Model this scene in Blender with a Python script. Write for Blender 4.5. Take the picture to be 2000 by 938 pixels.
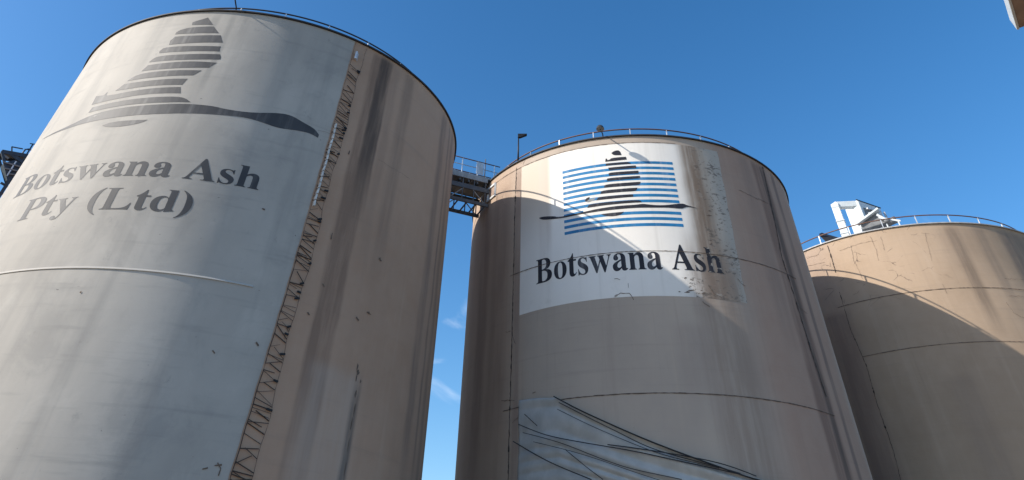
import bpy, bmesh, math, random
from mathutils import Vector, Matrix
from mathutils.geometry import tessellate_polygon

for o in list(bpy.data.objects): bpy.data.objects.remove(o)
S = bpy.context.scene
COL = S.collection
random.seed(7)

# ------------------------------------------------------------------ camera
F, CX, CY = 1270.77, 1000.0, -18.16            # focal length and principal point, photo pixels
FW = Vector((0, 0.69268243, 0.72124271))
RT = Vector((0.99939474, -0.02508996, 0.02409643))
UP = Vector((-0.03478712, -0.72080617, 0.69226318))
EYE = Vector((0, 0, 1.6))
cam = bpy.data.cameras.new('camera'); cam.sensor_width = 36; cam.lens = F / 2000 * 36
cam.shift_y = -(469 - CY) / 2000; cam.clip_start = .1; cam.clip_end = 5000
camo = bpy.data.objects.new('camera', cam); COL.objects.link(camo)
camo.matrix_world = Matrix.Translation(EYE) @ Matrix((RT, UP, -FW)).transposed().to_4x4()
S.camera = camo

# ------------------------------------------------------------------ light
SUN_AZ, SUN_EL = -108.0, 30.8                  # azimuth from the viewing direction (+Y), clockwise
S.world = bpy.data.worlds.new('World'); S.world.use_nodes = True
wt = S.world.node_tree; wt.nodes.clear()
wo = wt.nodes.new('ShaderNodeOutputWorld'); bg = wt.nodes.new('ShaderNodeBackground')
sky = wt.nodes.new('ShaderNodeTexSky'); sky.sky_type = 'NISHITA'; sky.sun_disc = False
sky.sun_elevation = math.radians(SUN_EL); sky.sun_rotation = math.radians(SUN_AZ)
sky.air_density = 1.2; sky.dust_density = 2.5; sky.ozone_density = 2.0; sky.altitude = 1500
bg.inputs[1].default_value = .15
# thin wisps of cloud low in the sky
tc = wt.nodes.new('ShaderNodeTexCoord'); sep = wt.nodes.new('ShaderNodeSeparateXYZ')
wt.links.new(tc.outputs['Generated'], sep.inputs[0])
cmap = wt.nodes.new('ShaderNodeMapping'); cmap.inputs['Scale'].default_value = (5, 5, 9); cmap.inputs['Location'].default_value = (.3, .2, .35)
wt.links.new(tc.outputs['Generated'], cmap.inputs[0])
cn = wt.nodes.new('ShaderNodeTexNoise'); cn.inputs['Scale'].default_value = 2.2; cn.inputs['Detail'].default_value = 6; cn.inputs['Distortion'].default_value = .6
wt.links.new(cmap.outputs[0], cn.inputs['Vector'])
cr = wt.nodes.new('ShaderNodeMapRange'); cr.interpolation_type = 'SMOOTHSTEP'
cr.inputs['From Min'].default_value = .53; cr.inputs['From Max'].default_value = .78; cr.inputs['To Max'].default_value = .38
wt.links.new(cn.outputs[0], cr.inputs[0])
ce = wt.nodes.new('ShaderNodeMapRange'); ce.interpolation_type = 'SMOOTHSTEP'
ce.inputs['From Min'].default_value = .425; ce.inputs['From Max'].default_value = .37
wt.links.new(sep.outputs[2], ce.inputs[0])
cm = wt.nodes.new('ShaderNodeMath'); cm.operation = 'MULTIPLY'
wt.links.new(cr.outputs[0], cm.inputs[0]); wt.links.new(ce.outputs[0], cm.inputs[1])
cx = wt.nodes.new('ShaderNodeMix'); cx.data_type = 'RGBA'
hs = wt.nodes.new('ShaderNodeHueSaturation'); hs.inputs['Saturation'].default_value = 1.33; wt.links.new(sky.outputs[0], hs.inputs['Color'])
wt.links.new(cm.outputs[0], cx.inputs[0]); wt.links.new(hs.outputs[0], cx.inputs[6]); cx.inputs[7].default_value = (6.5, 6.8, 7.2, 1)
wt.links.new(cx.outputs[2], bg.inputs[0]); wt.links.new(bg.outputs[0], wo.inputs[0])

sd = Vector((math.cos(math.radians(SUN_EL)) * math.sin(math.radians(SUN_AZ)), math.cos(math.radians(SUN_EL)) * math.cos(math.radians(SUN_AZ)), math.sin(math.radians(SUN_EL))))
sl = bpy.data.lights.new('sun', 'SUN'); sl.energy = 4.3; sl.angle = math.radians(.5); sl.color = (1, .93, .83)
so = bpy.data.objects.new('sun', sl); COL.objects.link(so)
so.rotation_euler = sd.to_track_quat('Z', 'Y').to_euler(); so.location = (-60, -10, 60)

S.view_settings.view_transform = 'Standard'; S.view_settings.look = 'None'
S.view_settings.gamma = 1; S.view_settings.exposure = 0.45

# ------------------------------------------------------------------ pixels and silo coordinates
R, TOP = 11.0, 24.0
CEN = [(-14.190, 34.595), (8.812, 44.141), (32.071, 53.551)]
TH0 = [math.atan2(-c[1], -c[0]) for c in CEN]
def ray(x, y): return (FW * F + RT * (x - CX) - UP * (y - CY)).normalized()
def at(x, y, d):                               # the point on a pixel's ray at horizontal distance d
    r = ray(x, y); return EYE + r * (d / math.hypot(r.x, r.y))
def px(i, x, y):                               # pixel -> (u metres round the wall, z) on silo i
    d = ray(x, y); c = CEN[i]
    a = d.x ** 2 + d.y ** 2; b = -(d.x * c[0] + d.y * c[1]); q = c[0] ** 2 + c[1] ** 2 - R * R
    t = (-b - math.sqrt(max(b * b - a * q, 0))) / a
    h = math.atan2(d.y * t - c[1], d.x * t - c[0]) - TH0[i]
    return ((h + math.pi) % (2 * math.pi) - math.pi) * R, d.z * t + EYE.z
def cyl(i, u, z, off=0.0):
    a = TH0[i] + u / R; return Vector((CEN[i][0] + (R + off) * math.cos(a), CEN[i][1] + (R + off) * math.sin(a), z))
def crop(ox, oy, s, pts): return [(ox + x / s, oy + y / s) for x, y in pts]

# ------------------------------------------------------------------ object helpers
def link(name, me, mat=None, parent=None, smooth=False):
    o = bpy.data.objects.new(name, me); COL.objects.link(o)
    if mat: me.materials.append(mat)
    if smooth:
        for p in me.polygons: p.use_smooth = True
    if parent:
        o.parent = parent; o.matrix_parent_inverse = parent.matrix_world.inverted()
    return o
def from_bm(name, bm, mat, parent=None, smooth=False):
    bmesh.ops.recalc_face_normals(bm, faces=bm.faces[:])
    me = bpy.data.meshes.new(name); bm.to_mesh(me); bm.free(); return link(name, me, mat, parent, smooth)
def tag(o, label, cat=None, group=None, kind=None):
    if label: o['label'] = label
    if cat: o['category'] = cat
    if group: o['group'] = group
    if kind: o['kind'] = kind
    return o
def empty(name, loc):
    o = bpy.data.objects.new(name, None); o.location = loc; COL.objects.link(o)
    o.matrix_world = Matrix.Translation(Vector(loc)); return o
def beam(bm, a, b, w, h, up=Vector((0, 0, 1))):
    a, b = Vector(a), Vector(b); d = (b - a).normalized()
    s = d.cross(up)
    if s.length < 1e-4: s = d.cross(Vector((1, 0, 0)))
    s.normalize(); t = s.cross(d).normalized()
    v = [bm.verts.new(p + s * x * w / 2 + t * y * h / 2) for p in (a, b) for x, y in ((-1, -1), (1, -1), (1, 1), (-1, 1))]
    for f in ((3, 2, 1, 0), (4, 5, 6, 7), (0, 1, 5, 4), (1, 2, 6, 5), (2, 3, 7, 6), (3, 0, 4, 7)): bm.faces.new([v[k] for k in f])
def tube(bm, pts, r, n=8, closed=False):
    pts = [Vector(p) for p in pts]; rings = []; m = len(pts)
    for k, p in enumerate(pts):
        d = (pts[(k + 1) % m] - pts[k - 1]) if closed or 0 < k < m - 1 else (pts[1] - pts[0] if k == 0 else pts[-1] - pts[-2])
        d.normalize(); s = d.cross(Vector((0, 0, 1)))
        if s.length < 1e-3: s = d.cross(Vector((1, 0, 0)))
        s.normalize(); t = s.cross(d)
        rr = r[k] if isinstance(r, (list, tuple)) else r
        rings.append([bm.verts.new(p + s * rr * math.cos(2 * math.pi * j / n) + t * rr * math.sin(2 * math.pi * j / n)) for j in range(n)])
    for k in range(m if closed else m - 1):
        A, B = rings[k], rings[(k + 1) % m]
        for j in range(n): bm.faces.new((A[j], A[(j + 1) % n], B[(j + 1) % n], B[j]))
    if not closed:
        bm.faces.new(rings[0]); bm.faces.new(rings[-1][::-1])
def part_beam(name, a, b, w, h, mat, parent, up=Vector((0, 0, 1)), bevel=0):
    bm = bmesh.new(); beam(bm, a, b, w, h, up)
    if bevel: bmesh.ops.bevel(bm, geom=bm.edges[:], offset=bevel, segments=2, affect='EDGES', profile=.5)
    return from_bm(name, bm, mat, parent)
def part_tube(name, pts, r, mat, parent, n=8, closed=False):
    bm = bmesh.new(); tube(bm, pts, r, n, closed); return from_bm(name, bm, mat, parent, True)
def hull(name, pts, mat, parent=None, bevel=0):
    bm = bmesh.new()
    for p in pts: bm.verts.new(p)
    r = bmesh.ops.convex_hull(bm, input=bm.verts[:])
    bmesh.ops.dissolve_limit(bm, angle_limit=.01, verts=bm.verts[:], edges=bm.edges[:])
    if bevel: bmesh.ops.bevel(bm, geom=bm.edges[:], offset=bevel, segments=2, affect='EDGES', profile=.5)
    return from_bm(name, bm, mat, parent)
def lathe(name, i, prof, mat, parent, n=360, u0=None, u1=None):
    """profile of (radius, z) turned about silo i's axis"""
    bm = bmesh.new(); full = u0 is None
    a0 = 0 if full else TH0[i] + u0 / R; a1 = 2 * math.pi if full else TH0[i] + u1 / R
    m = n if full else n + 1; rows = []
    for k in range(m):
        a = a0 + (a1 - a0) * k / n
        rows.append([bm.verts.new((CEN[i][0] + r * math.cos(a), CEN[i][1] + r * math.sin(a), z)) for r, z in prof])
    for k in range(n):
        A, B = rows[k], rows[(k + 1) % m]
        for j in range(len(prof) - 1): bm.faces.new((A[j], B[j], B[j + 1], A[j + 1]))
    o = from_bm(name, bm, mat, parent); return o
def shell(name, i, u0, u1, z0, z1, off, mat, parent, edge=None, nz=1, edge0=None):
    """thin curved sheet on the wall with uv in metres; edge(z) moves its right border"""
    n = max(8, int((u1 - u0) / .1)); V = []; UV = []; Fc = []
    for j in range(nz + 1):
        z = z0 + (z1 - z0) * j / nz
        e = edge(z) if edge else u1; b = edge0(z) if edge0 else u0
        for k in range(n + 1):
            u = b + (e - b) * k / n; V.append(cyl(i, u, z, off)); UV.append((u, z))
    for j in range(nz):
        for k in range(n):
            a = j * (n + 1) + k; Fc.append((a, a + 1, a + n + 2, a + n + 1))
    me = bpy.data.meshes.new(name); me.from_pydata(V, [], Fc)
    l = me.uv_layers.new(name='uv')
    for lp in me.loops: l.data[lp.index].uv = UV[lp.vertex_index]
    return link(name, me, mat, parent, True)
def patch(name, i, loops, off, mat, parent, warp=None):
    """flat (u, z) polygon, first loop outer, others holes, wrapped on the wall with its uv"""
    P = [[Vector((a, b, 0)) for a, b in lp] for lp in loops]
    tri = tessellate_polygon(P); flat = [p for lp in P for p in lp]
    bm = bmesh.new(); vs = [bm.verts.new(p) for p in flat]
    for t in tri:
        try: bm.faces.new([vs[k] for k in t])
        except ValueError: pass
    us = [p.x for p in flat]; step = .35; k = math.ceil(min(us) / step)
    while k * step < max(us):
        bmesh.ops.bisect_plane(bm, geom=bm.verts[:] + bm.edges[:] + bm.faces[:], plane_co=(k * step, 0, 0), plane_no=(1, 0, 0)); k += 1
    l = bm.loops.layers.uv.new('uv')
    for f in bm.faces:
        f.normal_update()
        if f.normal.z < 0: f.normal_flip()
        for lp in f.loops: lp[l].uv = lp.vert.co.xy
    for v in bm.verts: v.co = cyl(i, v.co.x, v.co.y, off)
    me = bpy.data.meshes.new(name); bm.to_mesh(me); bm.free(); return link(name, me, mat, parent)
def ribbon(name, i, pts, w, off, mat, parent, jag=0):
    """thin line along (u, z) points on the wall"""
    Q = []
    for a, b in zip(pts, pts[1:]):
        n = max(1, int(math.hypot(b[0] - a[0], b[1] - a[1]) / (.25 if not jag else .12)))
        for k in range(n): Q.append((a[0] + (b[0] - a[0]) * k / n, a[1] + (b[1] - a[1]) * k / n))
    Q.append(pts[-1])
    if jag: Q = [(a + random.uniform(-jag, jag), b + random.uniform(-jag, jag)) for a, b in Q]
    bm = bmesh.new(); prev = None
    for k, (a, b) in enumerate(Q):
        n0, n1 = Q[max(k - 1, 0)], Q[min(k + 1, len(Q) - 1)]
        dx, dz = n1[0] - n0[0], n1[1] - n0[1]; L = math.hypot(dx, dz) or 1
        ww = w / 2 * (random.uniform(.45, 1.35) if jag else 1)
        e = (bm.verts.new(cyl(i, a - dz / L * ww, b + dx / L * ww, off)), bm.verts.new(cyl(i, a + dz / L * ww, b - dx / L * ww, off)))
        if prev: bm.faces.new((prev[0], prev[1], e[1], e[0]))
        prev = e
    return from_bm(name, bm, mat, parent)

# ------------------------------------------------------------------ material helpers
class NT:
    def __init__(s, name):
        s.m = bpy.data.materials.new(name); s.m.use_nodes = True; s.t = s.m.node_tree
        s.b = s.t.nodes['Principled BSDF']
    def n(s, k, **kw):
        x = s.t.nodes.new('ShaderNode' + k)
        for a, b in kw.items(): setattr(x, a, b)
        return x
    def put(s, sock, v):
        if v is None: return
        if hasattr(v, 'links') or isinstance(v, bpy.types.NodeSocket): s.t.links.new(v, sock)
        elif isinstance(v, (tuple, list)) and len(v) == 3 and sock.type == 'RGBA': sock.default_value = (*v, 1)
        else: sock.default_value = v
    def math(s, op, a, b=None, c=None, clamp=False):
        x = s.n('Math', operation=op, use_clamp=clamp)
        for k, v in enumerate((a, b, c)): s.put(x.inputs[k], v)
        return x.outputs[0]
    def rng(s, v, a, b, c=0., d=1.):
        x = s.n('MapRange', interpolation_type='SMOOTHSTEP')
        for k, q in zip(('Value', 'From Min', 'From Max', 'To Min', 'To Max'), (v, a, b, c, d)): s.put(x.inputs[k], q)
        return x.outputs[0]
    def mix(s, f, a, b, mode='MIX'):
        x = s.n('Mix', data_type='RGBA', blend_type=mode)
        s.put(x.inputs[0], f); s.put(x.inputs[6], a); s.put(x.inputs[7], b); return x.outputs[2]
    def vec(s, a, b, c=0.):
        x = s.n('CombineXYZ')
        for k, v in enumerate((a, b, c)): s.put(x.inputs[k], v)
        return x.outputs[0]
    def noise(s, v, sc, det=4, rough=.55, dist=0.):
        x = s.n('TexNoise'); s.put(x.inputs['Vector'], v); x.inputs['Scale'].default_value = sc
        x.inputs['Detail'].default_value = det; x.inputs['Roughness'].default_value = rough; x.inputs['Distortion'].default_value = dist
        return x.outputs[0]
    def uv(s):
        x = s.n('UVMap'); x.uv_map = 'uv'; y = s.n('SeparateXYZ'); s.t.links.new(x.outputs[0], y.inputs[0])
        s.U, s.V = y.outputs[0], y.outputs[1]; s.vecuv = x.outputs[0]; return s.U, s.V
    def st(s, su, sv, seed=0.):                # stretched wall coordinates
        return s.vec(s.math('MULTIPLY', s.U, su), s.math('MULTIPLY', s.V, sv), seed)
    def out(s, col, rough=.85, bump=None, dist=.02, strength=.4, spec=.3):
        s.put(s.b.inputs['Base Color'], col); s.put(s.b.inputs['Roughness'], rough); s.b.inputs['Specular IOR Level'].default_value = spec
        if bump is not None:
            x = s.n('Bump'); x.inputs['Strength'].default_value = strength; x.inputs['Distance'].default_value = dist
            s.put(x.inputs['Height'], bump); s.t.links.new(x.outputs[0], s.b.inputs['Normal'])
        return s.m
    def streak(s, u0, w, soft, vtop, vbot, amt, seed, wob=.25, top_fade=.6, bot_fade=4., lean=0.):
        """mask of one run-down stain centred on u0"""
        d = s.math('SUBTRACT', s.U, u0)
        if lean: d = s.math('ADD', d, s.math('MULTIPLY', s.math('SUBTRACT', vtop, s.V), lean))
        wn = s.noise(s.vec(seed * 3.1, s.math('MULTIPLY', s.V, .35), seed), 1., 3)
        d = s.math('ABSOLUTE', s.math('ADD', d, s.math('MULTIPLY', s.math('SUBTRACT', wn, .5), wob * 2)))
        m = s.rng(d, w, w + soft, 1., 0.)
        m = s.math('MULTIPLY', m, s.rng(s.V, vbot, vbot + bot_fade))
        m = s.math('MULTIPLY', m, s.rng(s.V, vtop, vtop - top_fade))
        g = s.math('ADD', s.math('MULTIPLY', s.noise(s.st(1.8, .22, seed), 1., 6, .62), .7), s.math('MULTIPLY', s.noise(s.st(6., .3, seed + 3), 1., 5, .65), .3))
        return s.math('MULTIPLY', m, s.math('MULTIPLY', s.rng(g, .36, .58, .45, 1.), amt), clamp=True)

def plain(name, col, rough=.5, metal=0., var=.15, scale=3.):
    m = NT(name); tcn = m.n('TexCoord'); g = m.noise(tcn.outputs['Object'], scale, 5)
    c = m.mix(m.rng(g, .3, .7), tuple(x * (1 - var) for x in col), tuple(min(1, x * (1 + var)) for x in col))
    m.b.inputs['Metallic'].default_value = metal
    return m.out(c, rough)

BROWN, DARK = (.17, .115, .085), (.085, .07, .062)
def concrete(name, base_a, base_b, streaks=(), browns=(), cracks=None, seed=0., run_amt=.26):
    m = NT(name); U, V = m.uv()
    big = m.noise(m.st(.16, .12, seed), 1., 5, .6)
    c = m.mix(m.rng(big, .32, .68), base_a, base_b)
    for (u0, w, soft, col, amt) in browns:     # broad tinted zones of the wall itself
        z = m.rng(m.math('ABSOLUTE', m.math('ADD', m.math('SUBTRACT', U, u0), m.math('MULTIPLY', m.math('SUBTRACT', m.noise(m.st(.25, .3, seed + 4), 1., 4), .5), 1.2))), w, w + soft, 1., 0.)
        c = m.mix(m.math('MULTIPLY', z, amt), c, col)
    # run-off: tall thin streaks, lift lines of the slip form, blotches
    run = m.noise(m.st(1.3, .045, seed + 1), 1., 6, .62)
    c = m.mix(m.rng(run, .52, .76, 0., run_amt), c, (.24, .18, .14))
    c = m.mix(m.rng(run, .46, .28, 0., .22), c, (.54, .42, .32))
    fine = m.noise(m.st(5.5, .16, seed + 2), 1., 4, .6)
    c = m.mix(m.rng(fine, .55, .78, 0., .12), c, (.18, .14, .11))
    lift = m.noise(m.st(.10, 3.2, seed + 3), 1., 3, .6)
    c = m.mix(m.rng(lift, .56, .74, 0., .15), c, (.2, .17, .15))
    blot = m.noise(m.st(.9, .9, seed + 6), 1., 7, .65)
    c = m.mix(m.rng(blot, .35, .7, .12, 0.), c, (.54, .43, .34))
    speck = m.noise(m.st(7, 9, seed + 7), 1., 3, .6)
    c = m.mix(m.rng(speck, .70, .78, 0., .45), c, (.10, .085, .075))
    for k, s in enumerate(streaks):
        u0, w, soft, vt, vb, amt, col = s[:7]
        c = m.mix(m.streak(u0, w, soft, vt, vb, amt, seed + 11 + k * 1.7, *(s[7:] or ())), c, col)
    if cracks:
        ua, ub, va, vb = cracks
        wv = m.noise(m.st(.8, .8, seed), 1., 4); vo = m.n('TexVoronoi', feature='DISTANCE_TO_EDGE')
        vo.inputs['Scale'].default_value = 1.
        m.put(vo.inputs['Vector'], m.vec(m.math('ADD', m.math('MULTIPLY', U, .85), wv), m.math('ADD', m.math('MULTIPLY', V, 1.2), wv), seed))
        k = m.rng(vo.outputs['Distance'], .022, .006)
        reg = m.math('MULTIPLY', m.rng(U, ua, ua + 1.5), m.rng(U, ub, ub - 3)); reg = m.math('MULTIPLY', reg, m.rng(V, va, va + 2.5))
        k = m.math('MULTIPLY', m.math('MULTIPLY', k, reg), m.rng(m.noise(m.st(.9, .9, seed + 20), 1., 3), .5, .62, 0., .75))
        c = m.mix(k, c, (.11, .085, .07))
    h = m.math('ADD', m.math('MULTIPLY', m.noise(m.st(1.1, 2.4, seed + 8), 1., 6, .7), .7), m.math('MULTIPLY', lift, .5))
    return m.out(c, .9, h, .03, .35, .2)

M = {}
M['wall_a'] = concrete('weathered_concrete_one', (.415, .268, .185), (.485, .322, .228),
    [(3.95, .42, .22, 24, 2, .6, (.16, .105, .08), .16, .5, 8), (4.3, .32, .16, 24, 14, .72, (.06, .05, .047), .12, .4, 5), (5.95, .14, .4, 24, 11, .42, (.17, .125, .10), .2, .5, 6), (5.0, .1, .3, 24, 12, .25, (.19, .14, .115)),
     (9.9, .15, .4, 24, 5, .5, (.13, .105, .095)), (11.0, .06, .15, 24, 5, .5, (.11, .09, .08)), (11.8, .1, .35, 24, 0, .45, (.14, .115, .1)), (6.0, .07, .22, 9.6, 3.0, .85, (.075, .066, .06), .12, 1.4, 1.), (5.0, .8, .9, 9.5, 0, .3, (.52, .46, .41))],
    [(12.5, 1.2, 3, (.33, .235, .18), .4)], seed=3., run_amt=.14)
M['wall_b'] = concrete('weathered_concrete_two', (.40, .34, .285), (.48, .405, .335),
    [(9.6, .55, .35, 24, 2, .75, (.21, .135, .105), .12), (9.9, .12, .2, 24, 5, .7, DARK, .1), (11.2, .12, .22, 24, 2, .6, (.13, .10, .09), .05), (4.3, .6, 1.1, 14.8, 2, .5, (.22, .155, .12), .3, .3, 4), (2.6, .35, 1.0, 13.6, 8.0, .35, (.28, .22, .19), .3), (8.2, .2, .6, 24, 12, .4, (.24, .18, .15)),
     (-4.7, .32, .3, 23.4, 17, .35, (.42, .31, .25), .1), (-6.75, .12, .2, 23.6, 4, .45, (.25, .17, .14), .05), (-8.3, .4, .8, 23, 8, .45, (.24, .165, .13)), (-10.2, .3, .6, 24, 6, .5, (.22, .15, .12))],
    [(-11.5, 3.6, 2.6, (.42, .275, .175), .6), (9.6, 2.6, 2.4, (.385, .235, .17), .85), (0, 30, 1, (.46, .36, .29), .2)], cracks=(-9.5, -3.6, 20, 24), seed=9.)
M['wall_c'] = concrete('weathered_concrete_three', (.375, .275, .192), (.46, .34, .24),
    [(4.95, .12, .55, 24, 15.6, .75, (.17, .13, .10), .12), (5.3, .9, 1.0, 24, 19, .3, (.27, .205, .16)), (6.85, .22, .3, 24, 16.5, .5, (.22, .175, .14), .12), (8.9, .3, .5, 24, 17, .6, (.18, .145, .125), .1), (10.3, .4, .8, 24, 10, .6, (.17, .14, .12)),
     (-4.1, .3, .8, 19.5, 2, .5, (.20, .14, .12)), (-5.6, .5, 1.2, 19.5, 2, .6, (.19, .135, .115)), (1.6, .3, .8, 14.8, 3, .25, (.24, .19, .16))],
    [(-8.0, 3.2, 2.5, (.34, .255, .205), .6)], cracks=(-8, 4.5, 18.5, 24), seed=17.)

def paint_one():
    m = NT('aged_white_paint'); U, V = m.uv()
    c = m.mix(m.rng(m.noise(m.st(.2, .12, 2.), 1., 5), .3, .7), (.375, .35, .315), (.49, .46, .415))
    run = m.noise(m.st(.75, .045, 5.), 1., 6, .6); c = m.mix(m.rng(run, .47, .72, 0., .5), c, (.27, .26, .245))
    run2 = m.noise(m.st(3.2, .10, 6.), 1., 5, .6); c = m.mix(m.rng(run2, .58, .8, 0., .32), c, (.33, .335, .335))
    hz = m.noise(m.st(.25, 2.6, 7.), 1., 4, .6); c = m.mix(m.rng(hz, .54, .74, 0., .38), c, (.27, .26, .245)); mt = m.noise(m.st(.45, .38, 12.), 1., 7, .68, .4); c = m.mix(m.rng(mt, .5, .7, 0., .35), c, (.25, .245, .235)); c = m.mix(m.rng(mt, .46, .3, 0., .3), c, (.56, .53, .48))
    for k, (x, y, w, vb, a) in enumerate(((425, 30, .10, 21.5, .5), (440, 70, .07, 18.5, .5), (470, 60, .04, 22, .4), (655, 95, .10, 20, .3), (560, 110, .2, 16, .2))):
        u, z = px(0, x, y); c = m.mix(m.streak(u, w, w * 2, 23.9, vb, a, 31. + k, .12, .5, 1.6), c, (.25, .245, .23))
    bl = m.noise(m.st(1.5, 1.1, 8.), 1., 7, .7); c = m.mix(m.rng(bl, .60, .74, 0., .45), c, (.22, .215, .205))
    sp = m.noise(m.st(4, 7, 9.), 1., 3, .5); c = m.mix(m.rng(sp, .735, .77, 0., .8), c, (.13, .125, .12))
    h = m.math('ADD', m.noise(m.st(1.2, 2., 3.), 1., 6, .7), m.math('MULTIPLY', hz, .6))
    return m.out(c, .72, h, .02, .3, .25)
M['paint_a'] = paint_one()
def paint_two():
    m = NT('flaking_white_panel_paint'); U, V = m.uv()
    c = m.mix(m.rng(m.noise(m.st(.3, .2, 2.), 1., 5), .3, .7), (.80, .755, .69), (.86, .82, .76))
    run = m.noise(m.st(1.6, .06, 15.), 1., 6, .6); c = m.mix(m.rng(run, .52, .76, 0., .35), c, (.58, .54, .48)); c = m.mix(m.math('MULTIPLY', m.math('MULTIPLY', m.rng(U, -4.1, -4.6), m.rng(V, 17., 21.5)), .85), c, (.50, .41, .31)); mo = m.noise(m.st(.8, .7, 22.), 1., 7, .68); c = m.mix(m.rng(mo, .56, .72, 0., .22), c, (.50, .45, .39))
    c = m.mix(m.streak(-4.75, .3, .2, 23.7, 14, .3, 51., .08, .3, 5.), c, (.56, .47, .42))
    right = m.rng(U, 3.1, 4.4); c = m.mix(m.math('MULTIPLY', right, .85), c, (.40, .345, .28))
    stn = m.streak(4.25, .2, .85, 23.9, 12, 1., 52., .3, .3, 1.); c = m.mix(stn, c, (.24, .175, .125))
    stn = m.streak(4.2, .9, 1.0, 19.0, 10, .8, 53., .35, 3.5, 1.); c = m.mix(stn, c, (.25, .185, .14))
    # flaking: lying flecks that grow denser to the right border and the lower right corner
    reg = m.math('MAXIMUM', m.rng(U, 4.3, 5.6), m.math('MULTIPLY', m.rng(U, 1.9, 3.2), m.rng(V, 16.0, 14.9)))
    reg = m.math('MAXIMUM', reg, m.math('MULTIPLY', m.rng(U, 3.9, 4.6), .6))
    clump = m.noise(m.st(.7, .8, 26.), 1., 4, .6)
    fl = m.math('ADD', m.noise(m.st(3.6, 7.0, 16.), 1., 7, .7, .6), m.math('MULTIPLY', m.math('SUBTRACT', clump, .5), .55))
    k = m.rng(m.math('ADD', fl, m.math('MULTIPLY', reg, .05)), .60, .66)
    k = m.math('MULTIPLY', k, m.rng(reg, .05, .45)); c = m.mix(m.math('MULTIPLY', k, .8), c, (.15, .125, .10))
    k2 = m.rng(m.noise(m.st(1.1, 1.7, 18.), 1., 6, .65), .56, .66); c = m.mix(m.math('MULTIPLY', m.math('MULTIPLY', k2, reg), .6), c, (.40, .37, .33))
    sp = m.noise(m.st(2.6, 5, 19.), 1., 3, .5); c = m.mix(m.rng(sp, .765, .79, 0., .8), c, (.16, .15, .14))
    return m.out(c, .6, m.noise(m.st(1.5, 2.5, 3.), 1., 6, .7), .02, .25, .3)
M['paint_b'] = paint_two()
def mark(name, col, under, wear, edge=.62, sc=(2.2, 4.), fade=None):
    """lettering paint that has worn through to the coat under it"""
    m = NT(name); U, V = m.uv()
    c = m.mix(m.rng(m.noise(m.st(.8, .5, 4.), 1., 5), .3, .7), tuple(x * .85 for x in col), tuple(x * 1.2 for x in col))
    if fade: c = m.mix(m.rng(U, fade[0], fade[1], 0., fade[2]), c, under)
    k = m.rng(m.noise(m.st(sc[0], sc[1], 8.), 1., 6, .65), edge, edge + .05, 0., wear)
    c = m.mix(k, c, under)
    run = m.noise(m.st(2.5, .2, 9.), 1., 5); c = m.mix(m.rng(run, .5, .8, 0., .25), c, under)
    return m.out(c, .6, None, spec=.3)
M['grey_mark'] = mark('faded_grey_lettering', (.06, .06, .064), (.46, .45, .43), .35, .66, (.9, 2.4), (-2.5, -10, .08))
M['black_mark'] = mark('black_panel_paint', (.022, .022, .03), (.50, .50, .50), .7, .69, (1.6, 2.6))
M['black_worn'] = mark('black_panel_paint_worn', (.028, .025, .03), (.42, .37, .31), .9, .555, (1.5, 3.0))
M['blue_mark'] = mark('blue_stripe_paint', (.02, .185, .40), (.65, .68, .72), .4, .72, (1.5, 3.))
M['joint'] = plain('dark_joint_filler', (.06, .047, .04), .9)
M['seam'] = plain('dusty_pour_seam', (.115, .088, .07), .9)
M['crack'] = plain('crack_dirt', (.15, .11, .085), .95)
M['roof'] = plain('roof_edge_bitumen', (.045, .045, .05), .7)
M['flashing'] = plain('pale_roof_flashing', (.40, .40, .40), .6)
M['rail'] = plain('rust_brown_rail_paint', (.13, .07, .05), .55)
M['rail_dark'] = plain('dark_rail_paint', (.04, .04, .045), .5)
M['galv'] = plain('galvanised_steel', (.58, .60, .62), .42, .35)
M['white_metal'] = plain('white_sheet_metal', (.62, .66, .67), .35, 0., .08)
M['steel_dark'] = plain('dark_blue_grey_steel', (.035, .05, .075), .5)
M['steel_mid'] = plain('weathered_grey_steel', (.17, .175, .18), .55)
M['steel_bridge'] = plain('bridge_grey_steel', (.11, .115, .125), .55)
M['steel_light'] = plain('light_grey_steel', (.30, .31, .32), .55)
M['black'] = plain('black_metal', (.015, .015, .017), .5)
M['soffit'] = plain('brown_soffit_board', (.34, .25, .20), .8)
M['tarp'] = plain('pale_tarpaulin', (.43, .43, .415), .85, 0., .10, 1.6)
M['rope'] = plain('dark_rope', (.03, .032, .036), .8)
M['glass'] = plain('smoked_lamp_glass', (.05, .055, .06), .15)
M['pale_plate'] = plain('pale_cover_plate', (.62, .63, .62), .5)
def ground_mat():
    m = NT('yard_concrete_and_gravel'); t = m.n('TexCoord').outputs['Object']
    c = m.mix(m.rng(m.noise(t, .15, 6), .35, .65), (.16, .115, .075), (.22, .16, .105))
    c = m.mix(m.rng(m.noise(t, 6., 6, .7), .5, .75, 0., .5), c, (.11, .08, .055))
    return m.out(c, .92, m.noise(t, 14., 4), .03, .5)
M['ground'] = ground_mat()

# ------------------------------------------------------------------ ground
bm = bmesh.new(); n = 24
for k in range(n + 1):
    for j in range(n + 1): bm.verts.new(((k / n - .5) * 4000, (j / n - .5) * 4000, 0))
bm.verts.ensure_lookup_table()
for k in range(n):
    for j in range(n): a = k * (n + 1) + j; bm.faces.new([bm.verts[q] for q in (a, a + n + 1, a + n + 2, a + 1)])
tag(from_bm('ground', bm, M['ground']), 'bare pale concrete and gravel yard around the silos', kind='structure')

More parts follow.
